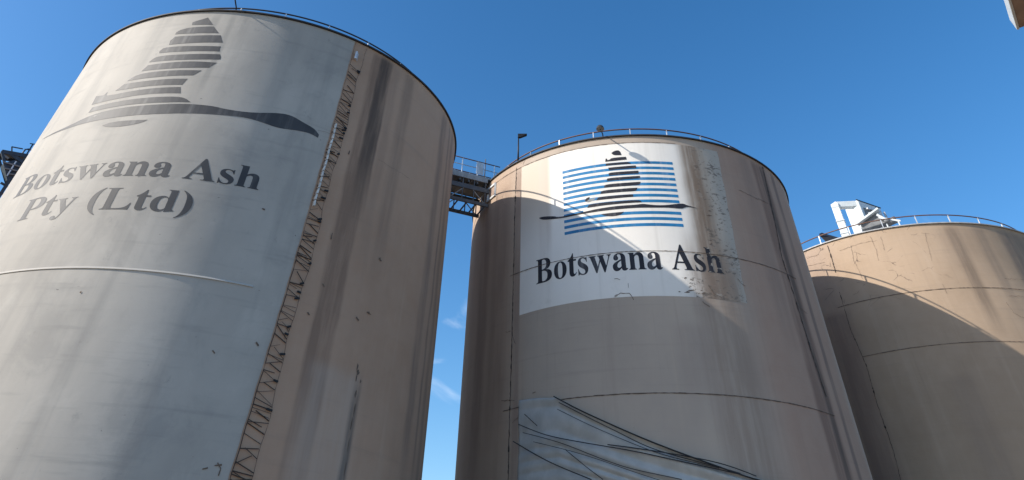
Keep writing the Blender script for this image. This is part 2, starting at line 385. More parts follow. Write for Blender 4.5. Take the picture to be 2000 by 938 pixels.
# ------------------------------------------------------------------ the three silos
def make_silo(i, label, wall):
    root = empty('concrete_silo', (CEN[i][0], CEN[i][1], 0))
    tag(root, label, 'silo', 'row of three concrete silos')
    shell('wall', i, -math.pi * R, math.pi * R, 0, TOP - .08, 0, M[wall], root, nz=4)
    lathe('roof', i, [(R - .05, TOP - .07), (R + .10, TOP - .07), (R + .10, TOP), (R - .35, TOP + .01), (.02, TOP + .35)], M['roof'] if i < 2 else M['flashing'], root)
    # railing round the roof: one rail on posts
    rr = R - .85; seg = 180
    ring = lambda z: [(CEN[i][0] + rr * math.cos(2 * math.pi * k / seg), CEN[i][1] + rr * math.sin(2 * math.pi * k / seg), z) for k in range(seg)]
    rail = part_tube('railing', ring(TOP + 1.0), .042, M['rail_dark'] if i == 0 else M['rail'], root, 8, True)
    pm = None; NP = 28
    for k in range(NP):
        a = TH0[i] + (k + .35) * 2 * math.pi / NP
        c = Vector((CEN[i][0] + rr * math.cos(a), CEN[i][1] + rr * math.sin(a), 0))
        if pm is None:
            bm = bmesh.new(); beam(bm, (0, 0, 0), (0, 0, .98), .05, .09)
            beam(bm, (0, 0, 0), (0, 0, .012), .16, .16); pm = bpy.data.meshes.new('post'); bm.to_mesh(pm); bm.free(); pm.materials.append(M['galv'])
        o = bpy.data.objects.new('post', pm); COL.objects.link(o); o.parent = rail
        o.matrix_parent_inverse = rail.matrix_world.inverted(); o.location = (c.x, c.y, TOP + .005); o.rotation_euler.z = a
    return root
s1 = make_silo(0, 'nearest concrete silo, painted off-white with large grey emblem and two lines of lettering', 'wall_a')
s2 = make_silo(1, 'middle concrete silo with white panel of blue stripes, black bird emblem and lettering', 'wall_b')
s3 = make_silo(2, 'farthest silo on the right, bare tan concrete with white machinery on its roof', 'wall_c')

# --- silo 1: paint coat, ridge, emblem, lettering
EDGE = [(0, 1.75), (5.4, 1.90), (11.4, 2.11), (18.9, 2.21), (24, 2.24)]
def edge1(z):
    for (a, b), (c, d) in zip(EDGE, EDGE[1:]):
        if z <= c: return b + (d - b) * (z - a) / (c - a) + .012 * math.sin(z * 5.3)
    return EDGE[-1][1]
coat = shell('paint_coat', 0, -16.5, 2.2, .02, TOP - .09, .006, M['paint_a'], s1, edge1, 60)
zr = px(0, 140.7, 523.5)[1]
lathe('ridge', 0, [(R + .006, zr + .055), (R + .036, zr - .005), (R + .036, zr - .022), (R + .006, zr - .026)], M['paint_a'], s1, 240, -16.5, .9)
def P0(pts): return [px(0, x, y) for x, y in pts]
A = lambda l: crop(140, 0, 4.691, l)
B1 = lambda l: [(x / 1.954, y / 1.954) for x, y in l]
def smooth(pts, it=1, sharp=40):
    """round the polygon's gentle corners"""
    for _ in range(it):
        q = []; n = len(pts)
        for k in range(n):
            a, b, c = pts[k - 1], pts[k], pts[(k + 1) % n]
            v1 = (b[0] - a[0], b[1] - a[1]); v2 = (c[0] - b[0], c[1] - b[1])
            ang = abs(math.degrees(math.atan2(v1[0] * v2[1] - v1[1] * v2[0], v1[0] * v2[0] + v1[1] * v2[1])))
            if ang < 1 or ang > sharp: q.append(b)
            else: q += [(b[0] + (a[0] - b[0]) * .25, b[1] + (a[1] - b[1]) * .25), (b[0] + (c[0] - b[0]) * .25, b[1] + (c[1] - b[1]) * .25)]
        pts = q
    return pts
stripes1 = [A([(1103, 232), (1108, 208), (1140, 195), (1190, 182), (1250, 163), (1297, 230)]),
 A([(948, 318), (960, 298), (1000, 275), (1100, 252), (1303, 245), (1350, 307), (1100, 308)]),
 A([(893, 414), (905, 375), (950, 338), (1150, 328), (1367, 326), (1384, 393), (1100, 396)]),
 A([(803, 490), (806, 470), (840, 445), (900, 432), (1150, 424), (1370, 428), (1356, 448), (1357, 473), (1100, 472)]),
 A([(708, 574), (740, 545), (790, 518), (1000, 502), (1200, 496), (1360, 500), (1369, 525), (1362, 548), (1100, 549), (900, 556)]),
 A([(640, 656), (700, 600), (900, 575), (1100, 564), (1331, 577), (1258, 622), (1100, 623), (850, 634)]),
 A([(511, 745), (600, 685), (800, 655), (1000, 645), (1192, 648), (1116, 692), (950, 696), (700, 718)]),
 A([(400, 837), (480, 775), (700, 742), (900, 725), (1065, 723), (1012, 779), (850, 780), (600, 805)]),
 B1([(350, 402), (368, 368), (395, 365), (412, 352), (405, 366), (440, 362), (560, 340), (690, 333), (690, 357), (560, 360), (450, 378)]),
 B1([(338, 432), (352, 412), (470, 385), (600, 371), (700, 370), (728, 391), (600, 393), (480, 402)])]
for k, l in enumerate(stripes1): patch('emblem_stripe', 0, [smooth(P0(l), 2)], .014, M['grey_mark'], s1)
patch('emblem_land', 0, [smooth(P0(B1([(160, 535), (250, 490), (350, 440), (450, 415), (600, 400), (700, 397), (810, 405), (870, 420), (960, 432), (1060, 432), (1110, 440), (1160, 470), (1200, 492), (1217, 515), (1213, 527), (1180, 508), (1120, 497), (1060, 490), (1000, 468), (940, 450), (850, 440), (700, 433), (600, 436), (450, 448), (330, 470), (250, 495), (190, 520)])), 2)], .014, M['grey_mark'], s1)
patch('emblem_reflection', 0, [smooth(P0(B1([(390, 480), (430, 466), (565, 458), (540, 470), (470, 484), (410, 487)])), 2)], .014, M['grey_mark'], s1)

# --- bold roman letters, drawn in 1/1000 em
GL = {
 'B': (667, 'M16 0 L16 19 C70 22 88 35 88 85 L88 591 C88 641 70 654 16 657 L16 676 L339 676 C470 676 565 620 565 512 C565 430 515 375 410 352 C545 335 619 275 619 185 C619 70 520 0 340 0 Z M243 365 L243 600 C243 632 255 641 290 641 C365 641 408 600 408 510 C408 410 355 365 243 365 Z M243 328 L243 82 C243 48 258 37 295 37 C395 37 449 90 449 185 C449 285 380 330 243 328 Z'),
 'o': (500, 'M250 473 C385 473 475 375 475 232 C475 85 385 -14 249 -14 C115 -14 25 85 25 230 C25 375 115 473 250 473 Z M249 441 C190 441 170 370 170 232 C170 85 190 18 250 18 C310 18 330 85 330 225 C330 380 310 441 249 441 Z'),
 't': (333, 'M20 413 L20 440 C100 490 150 550 185 630 L213 630 L213 461 L308 461 L308 413 L213 413 L213 110 C213 70 222 54 247 54 C268 54 285 68 305 98 L320 89 C285 20 240 -12 180 -12 C105 -12 70 30 70 110 L70 413 Z'),
 's': (389, 'M322 473 L330 330 L312 330 C290 405 245 442 195 442 C155 442 130 420 130 388 C130 355 155 335 215 305 C320 252 361 208 361 135 C361 45 295 -14 200 -14 C160 -14 130 -5 100 5 C75 12 60 8 52 -12 L36 -12 L30 163 L48 163 C75 70 125 18 190 18 C232 18 260 42 260 78 C260 115 235 138 170 170 C70 220 25 265 25 340 C25 420 85 473 175 473 C210 473 240 465 265 455 C288 446 300 452 306 473 Z'),
 'w': (722, 'M5 461 L240 461 L240 443 C205 441 196 430 205 400 L285 160 L350 345 L332 395 C320 430 310 440 275 443 L275 461 L500 461 L500 443 C470 441 463 430 472 400 L550 165 L622 370 C638 418 630 440 580 443 L580 461 L715 461 L715 443 C685 437 675 425 660 385 L515 -14 L478 -14 L368 285 L258 -14 L222 -14 L65 385 C50 425 38 438 5 443 Z'),
 'a': (500, 'M490 58 L490 42 C460 5 430 -12 385 -12 C335 -12 305 12 298 62 C245 10 200 -14 145 -14 C75 -14 25 35 25 105 C25 180 75 225 295 300 L295 360 C295 415 275 443 235 443 C205 443 185 430 185 412 C185 390 213 370 213 340 C213 300 180 275 140 275 C95 275 65 302 65 342 C65 420 140 473 255 473 C370 473 435 420 435 330 L435 95 C435 65 442 52 457 52 C468 52 476 55 490 58 Z M295 262 C210 225 170 185 170 130 C170 95 190 72 220 72 C245 72 270 85 295 112 Z'),
 'n': (556, 'M20 461 L200 461 L203 398 C250 450 295 473 350 473 C440 473 490 415 490 310 L490 85 C490 40 505 22 545 18 L545 0 L300 0 L300 18 C338 22 347 40 347 90 L347 305 C347 365 330 392 292 392 C262 392 235 375 208 338 L208 90 C208 40 218 22 255 18 L255 0 L20 0 L20 18 C55 24 66 38 66 85 L66 375 C66 420 55 437 20 443 Z'),
 'A': (722, 'M9 0 L9 19 C55 25 75 45 105 115 L345 690 L385 690 L610 130 C645 45 660 25 705 19 L705 0 L395 0 L395 19 L420 19 C455 19 465 28 465 48 C465 62 462 75 452 100 L420 180 L195 180 L165 105 C155 80 152 68 152 58 C152 30 170 20 225 19 L225 0 Z M212 222 L402 222 L308 455 Z'),
 'h': (556, 'M15 676 L208 676 L208 408 C255 452 300 473 350 473 C440 473 490 415 490 310 L490 85 C490 40 505 22 540 18 L540 0 L302 0 L302 18 C338 22 347 40 347 90 L347 305 C347 365 330 392 292 392 C262 392 235 375 208 338 L208 90 C208 40 218 22 252 18 L252 0 L15 0 L15 18 C55 24 65 38 65 85 L65 585 C65 635 55 652 15 658 Z'),
 'P': (611, 'M16 676 L340 676 C500 676 600 605 600 482 C600 355 500 285 330 285 L243 285 L243 95 C243 40 262 22 325 19 L325 0 L16 0 L16 19 C70 24 88 40 88 95 L88 585 C88 635 70 652 16 657 Z M243 320 C370 315 430 370 430 482 C430 590 385 640 290 640 C255 640 243 630 243 602 Z'),
 'y': (500, 'M10 461 L235 461 L235 443 C205 441 195 432 195 415 C195 405 200 390 206 375 L290 160 L362 355 C372 382 376 398 376 410 C376 432 362 441 330 443 L330 461 L485 461 L485 443 C450 436 440 425 420 375 L260 -60 C220 -165 180 -205 120 -205 C70 -205 35 -175 35 -135 C35 -98 60 -72 97 -72 C130 -72 153 -95 153 -125 C153 -142 158 -152 168 -152 C190 -152 215 -110 230 -60 L240 -28 L75 372 C55 425 42 438 10 443 Z'),
 '(': (333, 'M300 694 C120 600 46 450 46 262 C46 80 120 -75 300 -168 L310 -152 C215 -70 187 50 187 262 C187 480 215 595 310 678 Z'),
 ')': (333, 'M33 694 C213 600 287 450 287 262 C287 80 213 -75 33 -168 L23 -152 C118 -70 146 50 146 262 C146 480 118 595 23 678 Z'),
 'L': (667, 'M19 676 L329 676 L329 657 C262 653 243 640 243 585 L243 95 C243 50 258 38 310 38 L370 38 C510 38 580 95 615 205 L637 205 L620 0 L19 0 L19 19 C75 24 90 40 90 95 L90 585 C90 635 75 652 19 657 Z'),
 'd': (556, 'M290 676 L485 676 L485 110 C485 70 495 55 534 50 L534 33 L345 -14 L345 55 C305 5 270 -14 220 -14 C105 -14 25 85 25 225 C25 370 115 473 235 473 C280 473 315 455 342 418 L342 590 C342 635 330 650 290 658 Z M342 340 C342 385 318 432 272 432 C205 432 170 355 170 230 C170 115 205 50 265 50 C300 50 325 72 342 110 Z'),
 ' ': (250, '')}
def glyph(ch, seg=7):
    loops = []; cur = []
    for cmd in GL[ch][1].replace('M', '|M').replace('L', '|L').replace('C', '|C').replace('Z', '|Z').split('|'):
        if not cmd.strip(): continue
        v = [float(t) for t in cmd[1:].split()]
        if cmd[0] == 'M': cur = [(v[0], v[1])]
        elif cmd[0] == 'L': cur.append((v[0], v[1]))
        elif cmd[0] == 'C':
            a = cur[-1]; b, c, d = (v[0], v[1]), (v[2], v[3]), (v[4], v[5])
            for k in range(1, seg + 1):
                t = k / seg; s = 1 - t
                cur.append(tuple(s ** 3 * a[q] + 3 * s * s * t * b[q] + 3 * s * t * t * c[q] + t ** 3 * d[q] for q in (0, 1)))
        else:
            if abs(cur[0][0] - cur[-1][0]) + abs(cur[0][1] - cur[-1][1]) < .5: cur.pop()
            loops.append(cur)
    return loops
def lettering(i, text, u0, u1, base, cap, off, mats, parent, warp=None):
    total = sum(GL[c][0] for c in text); sx = (u1 - u0) / total; sz = cap / 676; x = u0
    for k, ch in enumerate(text):
        if ch != ' ':
            L = [[(x + a * sx, base + b * sz) for a, b in lp] for lp in glyph(ch)]
            if warp: L = [[warp(a, b) for a, b in lp] for lp in L]
            patch('letter', i, L, off, mats(k), parent)
        x += GL[ch][0] * sx
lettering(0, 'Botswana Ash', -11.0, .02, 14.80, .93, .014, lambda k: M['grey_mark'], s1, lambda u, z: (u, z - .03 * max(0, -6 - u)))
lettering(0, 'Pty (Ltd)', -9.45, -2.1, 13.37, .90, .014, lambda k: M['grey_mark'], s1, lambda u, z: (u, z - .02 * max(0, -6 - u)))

# --- silo 2: panel, stripes, bird, lettering
def wob(z): return .02 * math.sin(z * 3.1) + .012 * math.sin(z * 11)
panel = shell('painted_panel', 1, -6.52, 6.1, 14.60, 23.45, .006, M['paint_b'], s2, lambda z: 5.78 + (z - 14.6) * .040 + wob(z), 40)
for k in range(12):
    zc = 22.10 - k * .3435; h = .085
    if k == 8: spans = [(-3.51, -2.35)]
    else: spans = [(-3.51, 3.02)]
    for a, b in spans: patch('blue_stripe', 1, [[(a, zc - h), (b, zc - h + .02), (b, zc + h + .02), (a, zc + h)]], .012, M['blue_mark'], s2)
D = lambda l: smooth([px(1, x, y) for x, y in crop(1040, 280, 4.938, l)], 2, 60)
birds = [[(760, 95), (790, 75), (825, 68), (845, 80), (858, 115), (780, 118)],
 [(702, 180), (706, 150), (718, 150), (722, 165), (745, 160), (760, 143), (900, 132), (908, 158), (800, 170)],
 [(706, 218), (710, 198), (820, 188), (930, 180), (950, 200), (820, 208)],
 [(740, 262), (730, 238), (860, 225), (995, 215), (1000, 242), (870, 250)],
 [(740, 315), (733, 295), (745, 285), (880, 274), (1020, 266), (1025, 293), (880, 302)],
 [(722, 367), (718, 345), (735, 338), (880, 326), (1035, 316), (1040, 340), (880, 352)],
 [(692, 430), (692, 412), (715, 398), (880, 384), (1043, 373), (1038, 395), (1020, 405), (860, 416)],
 [(656, 490), (660, 468), (690, 456), (850, 441), (1012, 430), (1005, 452), (985, 463), (830, 473)],
 [(615, 552), (630, 527), (650, 520), (800, 505), (965, 493), (973, 500), (970, 517), (800, 532)],
 [(530, 625), (538, 600), (570, 588), (700, 572), (850, 560), (1035, 547), (1055, 570), (800, 588), (660, 604)],
 [(65, 722), (100, 708), (220, 705), (230, 712), (300, 708), (480, 668), (600, 640), (700, 622), (850, 603), (1000, 595), (1060, 585), (1120, 592), (1200, 600), (1300, 598), (1360, 590), (1420, 583), (1460, 585), (1490, 600), (1580, 625), (1585, 630), (1500, 612), (1470, 620), (1440, 633), (1380, 628), (1290, 620), (1200, 622), (1000, 623), (850, 635), (700, 650), (560, 670), (470, 685), (400, 700), (310, 720), (220, 732), (120, 740), (80, 735)],
 [(663, 685), (770, 672), (885, 662), (850, 690), (800, 703), (740, 706), (690, 700)],
 [(505, 555), (520, 530), (552, 520), (550, 540), (520, 566)]]
for l in birds: patch('bird_emblem_stripe', 1, [D(l)], .020, M['black_mark'], s2)
M['grey_faded'] = mark('half_faded_grey_paint', (.27, .29, .29), (.6, .6, .6), .5)
patch('bird_emblem_beak', 1, [D([(520, 566), (550, 540), (612, 530), (600, 545), (570, 560), (540, 572)])], .020, M['grey_faded'], s2)
lettering(1, 'Botswana Ash', -5.38, 4.82, 15.93, 1.30, .014, lambda k: M['black_worn'] if k in (10, 11) else M['black_mark'], s2)

# --- joints, cracks and chips
def joint_ring(i, z, u0, u1, parent, w=.05): return ribbon('pour_joint', i, [(u0, z), (u1, z)], w, .026, M['seam'], parent, .006)
joint_ring(1, px(1, 1257, 490.6)[1], -7.3, 10.3, s2, .036); joint_ring(1, px(1, 1262, 768.3)[1], -7.6, 10.2, s2, .036)
joint_ring(1, 23.47, -10.5, 3.4, s2, .03)
joint_ring(2, px(2, 1845, 564.3)[1], -4.0, 14, s3, .034); joint_ring(2, px(2, 1860, 671)[1], -3.4, 14, s3, .03)
def vjoint(i, pts, parent, w, chips, seed):
    random.seed(seed); q = [px(i, *p) for p in pts]
    ribbon('vertical_joint', i, q, w, .027, M['joint'], parent, .02)
    for _ in range(chips):
        k = random.randrange(len(q) - 1); t = random.random(); a = q[k][0] + (q[k + 1][0] - q[k][0]) * t; b = q[k][1] + (q[k + 1][1] - q[k][1]) * t
        w0, h0 = random.uniform(.03, .075), random.uniform(.06, .22)
        patch('chip', i, [[(a + w0 * math.cos(s) * random.uniform(.5, 1), b + h0 * math.sin(s) * random.uniform(.5, 1)) for s in [2 * math.pi * j / 7 for j in range(7)]]], .030, M['joint'], parent)
vjoint(1, [(1009, 330), (1006.5, 400), (1005, 460), (1003.5, 540), (1001.5, 620), (999, 720), (997, 780), (994.5, 870), (993, 955)], s2, .038, 26, 1)
vjoint(1, [(1489, 326), (1500, 375), (1512, 430), (1526, 500), (1545, 560), (1565, 625), (1590, 705), (1613, 775)], s2, .055, 24, 2)
vjoint(2, [(1616.5, 480), (1624, 503), (1632.5, 533)], s3, .045, 5, 3)
vjoint(2, [(1640, 570), (1660, 640), (1692, 713), (1714, 790), (1745, 880), (1765, 960)], s3, .025, 6, 4)
random.seed(21)
def crack(i, pts, parent, w=.026, jag=.03): ribbon('crack', i, [px(i, *p) for p in pts], w, .024, M['crack'], parent, jag)
for p in ([(995, 782), (1005, 783)], [(980, 782), (998, 783)], [(1028, 785), (1027, 800), (1018, 812), (1001, 826)], [(1199, 579), (1212, 573), (1228, 573), (1236, 580), (1237, 587)], [(1200, 545), (1212, 546)], [(1226, 553), (1228, 562)], [(1443, 372), (1470, 385), (1500, 398)], [(1560, 600), (1575, 612)],
          [(1385, 560), (1395, 575), (1410, 582)], [(1440, 545), (1455, 560)], [(1372, 590), (1385, 600)], [(1040, 769), (1047, 767)], [(988, 650), (998, 646)], [(1001, 655), (1007, 672)],
          [(1200, 580), (1206, 577)]): crack(1, p, s2)
for p in ([(1640, 490), (1675, 477), (1712, 470)], [(1662, 480), (1668, 510), (1685, 545)], [(1700, 462), (1712, 490), (1716, 510)], [(1720, 462), (1728, 490)], [(1576, 505), (1600, 497)], [(1578, 520), (1612, 512)],
          [(1800, 455), (1815, 457)], [(1806, 455), (1820, 510)], [(1840, 555), (1850, 575)], [(1962, 545), (2000, 547)], [(1970, 578), (2000, 580)], [(1965, 590), (1980, 612), (2000, 622)]): crack(2, p, s3, .015)
for p in ([(738, 312), (765, 328), (800, 350)], [(620, 255), (645, 262)]): crack(0, p, s1, .010)
for p in ([(649, 455), (646, 468)], [(683, 295), (680, 302)], [(600, 610), (604, 616)], [(630, 555), (633, 560)], [(740, 505), (744, 511)], [(415, 685), (419, 690)], [(158, 570), (159, 573)], [(560, 640), (563, 648)], [(695, 620), (700, 626)], [(716, 610), (724, 615)], [(512, 408), (517, 410)]): crack(0, p, s1, .05, .012)
for p in ([(425, 905), (432, 916), (428, 928)], [(418, 910), (432, 908)], [(395, 918), (404, 914)], [(500, 668), (506, 676)]): crack(0, p, s1, .05, .03)
for (x, y, w, h) in ((698, 716, .05, .16), (699, 727, .09, .12), (696, 738, .04, .15), (704, 745, .04, .1), (694, 770, .05, .2), (692, 800, .04, .25), (686, 830, .03, .3), (680, 870, .025, .3), (674, 915, .025, .3), (742, 506, .05, .12), (720, 612, .1, .07)):
    a, b = px(0, x, y); patch('chip', 0, [[(a + w * math.cos(s) * random.uniform(.4, 1), b + h * math.sin(s) * random.uniform(.4, 1)) for s in [2 * math.pi * j / 9 for j in range(9)]]], .012, M['crack'], s1)
for k in range(22):                            # flakes of lost paint on the panel's worn right border
    a = random.choice((random.uniform(4.9, 5.9), random.uniform(4.3, 4.8), random.uniform(2.2, 3.6))); b = random.uniform(14.8, 22.8) if a > 4 else random.uniform(14.7, 15.7)
    w0, h0 = random.uniform(.05, .2), random.uniform(.015, .06)
    patch('paint_flake', 1, [[(a + w0 * math.cos(s) * random.uniform(.4, 1), b + h0 * math.sin(s) * random.uniform(.4, 1) + .3 * h0 * math.cos(s)) for s in [2 * math.pi * j / 8 for j in range(8)]]], .011, M['crack'], s2)

# --- hatch frames on silo 2 under the bridge
def frame(i, u0, u1, z0, z1, parent):
    root = None
    for (a, b) in (((u0, z0), (u1, z0)), ((u0, z1), (u1, z1)), ((u0, z0 - .06), (u0, z1 + .06)), ((u1, z0 - .06), (u1, z1 + .06))):
        bm = bmesh.new(); pa, pb = cyl(i, a[0], a[1], .04), cyl(i, b[0], b[1], .04); beam(bm, pa, pb, .12, .12 if a[1] == b[1] else .12)
        from_bm('hatch_frame', bm, M['pale_plate'], parent)
    patch('hatch_panel', i, [[(u0, z0), (u1, z0), (u1, z1), (u0, z1)]], .02, M['soffit'], parent)
ua, za = px(1, 954, 384); ub, zb = px(1, 968, 372)
frame(1, ua, ub, min(za, zb) - .35, max(za, zb) + .45, s2)

# ------------------------------------------------------------------ lattice strip on silo 1
lad = empty('lattice_ladder', cyl(0, 2.5, 0)); tag(lad, 'thin zigzag lattice strip running down the nearest silo beside its paint edge', 'ladder')
random.seed(5)
def bar(name, a, b, w, mat, d=.05):
    bm = bmesh.new(); beam(bm, cyl(0, a[0], a[1], d), cyl(0, b[0], b[1], d), w, w); return from_bm(name, bm, mat, lad)
LE = lambda z: edge1(z) + .05
def RE(z): return 2.60 + .30 * min(1, max(0, (z - 5) / 18)) + .05 * math.sin(z * 1.1) + .03 * math.sin(z * 3.7)
for a, b, w in ((.2, 13.0, .016), (13.0, 24 - .1, .007)):
    bm = bmesh.new(); tube(bm, [cyl(0, LE(a + (b - a) * k / 40), a + (b - a) * k / 40, .05) for k in range(41)], w, 6); from_bm('side_rail', bm, M['joint'], lad)
bm = bmesh.new(); tube(bm, [cyl(0, RE(.2 + 23.6 * k / 60), .2 + 23.6 * k / 60, .05) for k in range(61)], .009, 6); from_bm('side_rail', bm, M['crack'], lad)
z = .6; side = 0
while z < 22.3:
    dz = random.choice((.05, .08, .12, .17, .22)); z2 = z + dz
    la, ra = (LE(z), z + random.uniform(-.05, .05)), (RE(z2) - random.choice((0, 0, .04, .2)), z2 - random.uniform(.0, .22))
    if side: la, ra = (LE(z2) + random.choice((0, 0, 0, .15)), z2), (RE(z), z - random.uniform(.0, .2))
    if random.random() < .9: bar('brace', la, ra, random.choice((.010, .013, .018, .024)), M['joint'], random.uniform(.03, .07))
    if random.random() < .13:
        bm = bmesh.new(); beam(bm, cyl(0, RE(z) - random.uniform(.08, .2), z, .05), cyl(0, RE(z) + .02, z + random.uniform(-.05, .08), .06), .045, .06); from_bm('bracket', bm, M['black'], lad)
    z = z2; side = 1 - side if random.random() < .85 else side
for k in range(15):                            # pale cover plates over the upper cable run
    z0 = 14.72 + k * .274
    bm = bmesh.new(); beam(bm, cyl(0, LE(z0) + .10, z0 + .02, .07), cyl(0, LE(z0 + .25) + .10, z0 + .25, .07), .17, .06); from_bm('cover_plate', bm, M['pale_plate'], lad)
bm = bmesh.new(); beam(bm, cyl(0, 2.50, 22.75, .06), cyl(0, 2.50, 23.2, .06), .32, .1); from_bm('junction_box', bm, M['galv'], lad)

# ------------------------------------------------------------------ bridge between silo 1 and silo 2
ax = Vector((CEN[1][0] - CEN[0][0], CEN[1][1] - CEN[0][1], 0)).normalized(); sd2 = Vector((ax.y, -ax.x, 0))   # sd2 points to the camera side
def bp(s, w, z): return Vector((CEN[0][0], CEN[0][1], 0)) + ax * s + sd2 * w + Vector((0, 0, z))
br = empty('catwalk_bridge', bp(12.45, 0, TOP)); tag(br, 'steel catwalk bridge with handrails joining the two lettered silos at roof level', 'bridge')
G0, G1 = 11.02, 13.88
part_beam('deck', bp(10.55, 0, TOP + .13), bp(14.35, 0, TOP + .13), 1.7, .10, M['steel_light'], br)
for w in (-.82, .82): part_beam('edge_beam', bp(G0 + .12, w, TOP - .06), bp(G1 - .12, w, TOP - .06), .09, .26, M['steel_light'], br)
for w in (-.78, .78):
    part_beam('girder', bp(G0 + .02, w, TOP - .75), bp(G1 - .02, w, TOP - .75), .14, .3, M['steel_bridge'], br)
    part_beam('lower_chord', bp(G0 + .02, w, TOP - 1.75), bp(G1 - .02, w, TOP - 1.75), .12, .2, M['steel_bridge'], br)
    for k in range(4):
        s = G0 + .25 + k * (G1 - G0 - .5) / 3; part_beam('upright', bp(s, w, TOP - 1.75), bp(s, w, TOP - .1), .06, .06, M['steel_bridge'], br, ax)
    part_beam('diagonal', bp(G0 + .25, w, TOP - 1.7), bp(G0 + 1.2, w, TOP - .8), .05, .05, M['steel_light'], br); part_beam('diagonal', bp(G1 - .25, w, TOP - 1.7), bp(G1 - 1.2, w, TOP - .8), .05, .05, M['steel_light'], br)
for k in range(5):
    s = G0 + .2 + k * (G1 - G0 - .4) / 4; part_beam('cross_beam', bp(s, -.78, TOP - .3), bp(s, .78, TOP - .3), .1, .14, M['steel_bridge'], br)
    part_beam('cross_beam', bp(s, -.78, TOP - 1.78), bp(s, .78, TOP - 1.78), .07, .08, M['steel_bridge'], br)
part_beam('soffit_plate', bp(G0 + .1, 0, TOP - .58), bp(G1 - .1, 0, TOP - .58), 1.3, .04, M['steel_light'], br)
for w in (-.8, .8):
    part_tube('top_rail', [bp(10.3, w, TOP + 1.25), bp(14.6, w, TOP + 1.25)], .035, M['rail'], br)
    part_tube('middle_rail', [bp(10.3, w, TOP + .75), bp(14.6, w, TOP + .75)], .024, M['steel_light'], br)
    for s in (10.7, 11.9, 13.0, 14.2): part_beam('post', bp(s, w, TOP + .1), bp(s, w, TOP + 1.24), .07, .05, M['galv'], br, ax)
part_beam('switch_panel', bp(13.15, .82, TOP + .35), bp(13.15, .82, TOP + 1.2), .5, .06, M['galv'], br, sd2)
part_tube('stand_pipe', [bp(13.55, .72, TOP + .1), bp(13.55, .72, TOP + 1.62)], .035, M['steel_bridge'], br)

# ------------------------------------------------------------------ lamp post, outreach floodlights
def normal(i, u): a = TH0[i] + u / R; return Vector((math.cos(a), math.sin(a), 0))
u, z = px(1, 1010.5, 318); b = cyl(1, u, TOP, -.06); t = at(1010, 264, math.hypot(b.x, b.y)); t.x, t.y = b.x, b.y
lp = empty('lamp_post', b); tag(lp, 'slim black lamp post standing on the rim of the middle silo', 'lamp post')
part_tube('pole', [b, b.lerp(t, .5), t], [.06, .05, .035], M['black'], lp)
bm = bmesh.new(); beam(bm, (b.x, b.y, TOP), (b.x, b.y, TOP + .03), .2, .2); from_bm('base_plate', bm, M['black'], lp)
hd = RT.copy(); hd.z = 0; hd.normalize(); bk = Vector((-hd.y, hd.x, 0))
hull('lamp_head', [t + hd * x + bk * y + Vector((0, 0, zz)) for x, y, zz in ((-.05, -.08, .06), (-.05, .08, .06), (-.05, -.08, -.22), (-.05, .08, -.22), (.55, -.12, .05), (.55, .12, .05), (.55, -.1, 0), (.55, .1, 0), (.12, .1, -.2), (.12, -.1, -.2))], M['black'], lp)
def outreach(i, x, y, o, dz, label, dome):
    u, z = px(i, x, y); n = normal(i, u); b = cyl(i, u, TOP + .0, -.2); tip = cyl(i, u, TOP + dz, o)
    r = empty('rim_floodlight', b); tag(r, label, 'floodlight')
    part_tube('arm', [b, cyl(i, u, TOP + .22, .05), tip], .035, M['black'], r)
    bm = bmesh.new(); beam(bm, b - Vector((0, 0, .0)), b + Vector((0, 0, .03)), .25, .25); from_bm('base_plate', bm, M['black'], r)
    bm = bmesh.new(); bmesh.ops.create_uvsphere(bm, u_segments=20, v_segments=12, radius=dome)
    bmesh.ops.delete(bm, geom=[v for v in bm.verts if v.co.z < -.02 * dome], context='VERTS')
    e = [q for q in bm.edges if q.is_boundary]; bmesh.ops.holes_fill(bm, edges=e)
    for v in bm.verts: v.co = Vector((v.co.x, v.co.y, v.co.z * 1.1)) + tip
    from_bm('dome', bm, M['glass'], r, False)
outreach(1, 1178, 272, 1.15, -.18, 'dome floodlight reaching out over the rim of the middle silo', .24)
outreach(0, 459, 22, 1.2, .55, 'bracket arm reaching out over the rim of the nearest silo', .16)

# ------------------------------------------------------------------ machinery on silo 3
D3 = 54.2
ux = Vector((CEN[2][0], CEN[2][1], 0)).normalized(); vx = Vector((ux.y, -ux.x, 0))           # away from the camera, to the right
def col(x, y, d, zb=TOP + .1):
    p = at(x, y, d); return Vector((p.x, p.y, zb)), p
# inverted U duct
dr = empty('ventilation_duct', col(1662, 466, D3)[0]); tag(dr, 'square white ventilation duct bent over at its top, left on the far silo roof', 'duct')
pL = at(1633, 408, D3); base = Vector((pL.x, pL.y, TOP + .1)); topz = pL.z
part_beam('riser', base, Vector((pL.x, pL.y, topz)), .55, .55, M['white_metal'], dr, ux, .03)
e1 = Vector((pL.x, pL.y, topz)); dd = (vx * .93 + ux * .36).normalized(); e2 = e1 + dd * 1.6
hull('elbow', [e1 + vx * a * .275 + ux * b_ * .275 + Vector((0, 0, c)) for a in (-1, 1) for b_ in (-1, 1) for c in (0.01, .30)] + [e1 + dd * .15 + ux * b_ * .275 + Vector((0, 0, .5)) for b_ in (-1, 1)], M['white_metal'], dr, .02)
part_beam('cross_duct', e1 + dd * .1 + Vector((0, 0, .25)), e2 + Vector((0, 0, .25)), .5, .46, M['white_metal'], dr, Vector((0, 0, 1)), .03)
part_beam('downcomer', Vector((e2.x, e2.y, TOP + .1)), e2 + Vector((0, 0, .44)), .5, .5, M['white_metal'], dr, ux, .03)
for zz in (.35, .65): part_beam('flange', base.lerp(e1, zz), base.lerp(e1, zz) + Vector((0, 0, .05)), .64, .64, M['galv'], dr, ux)
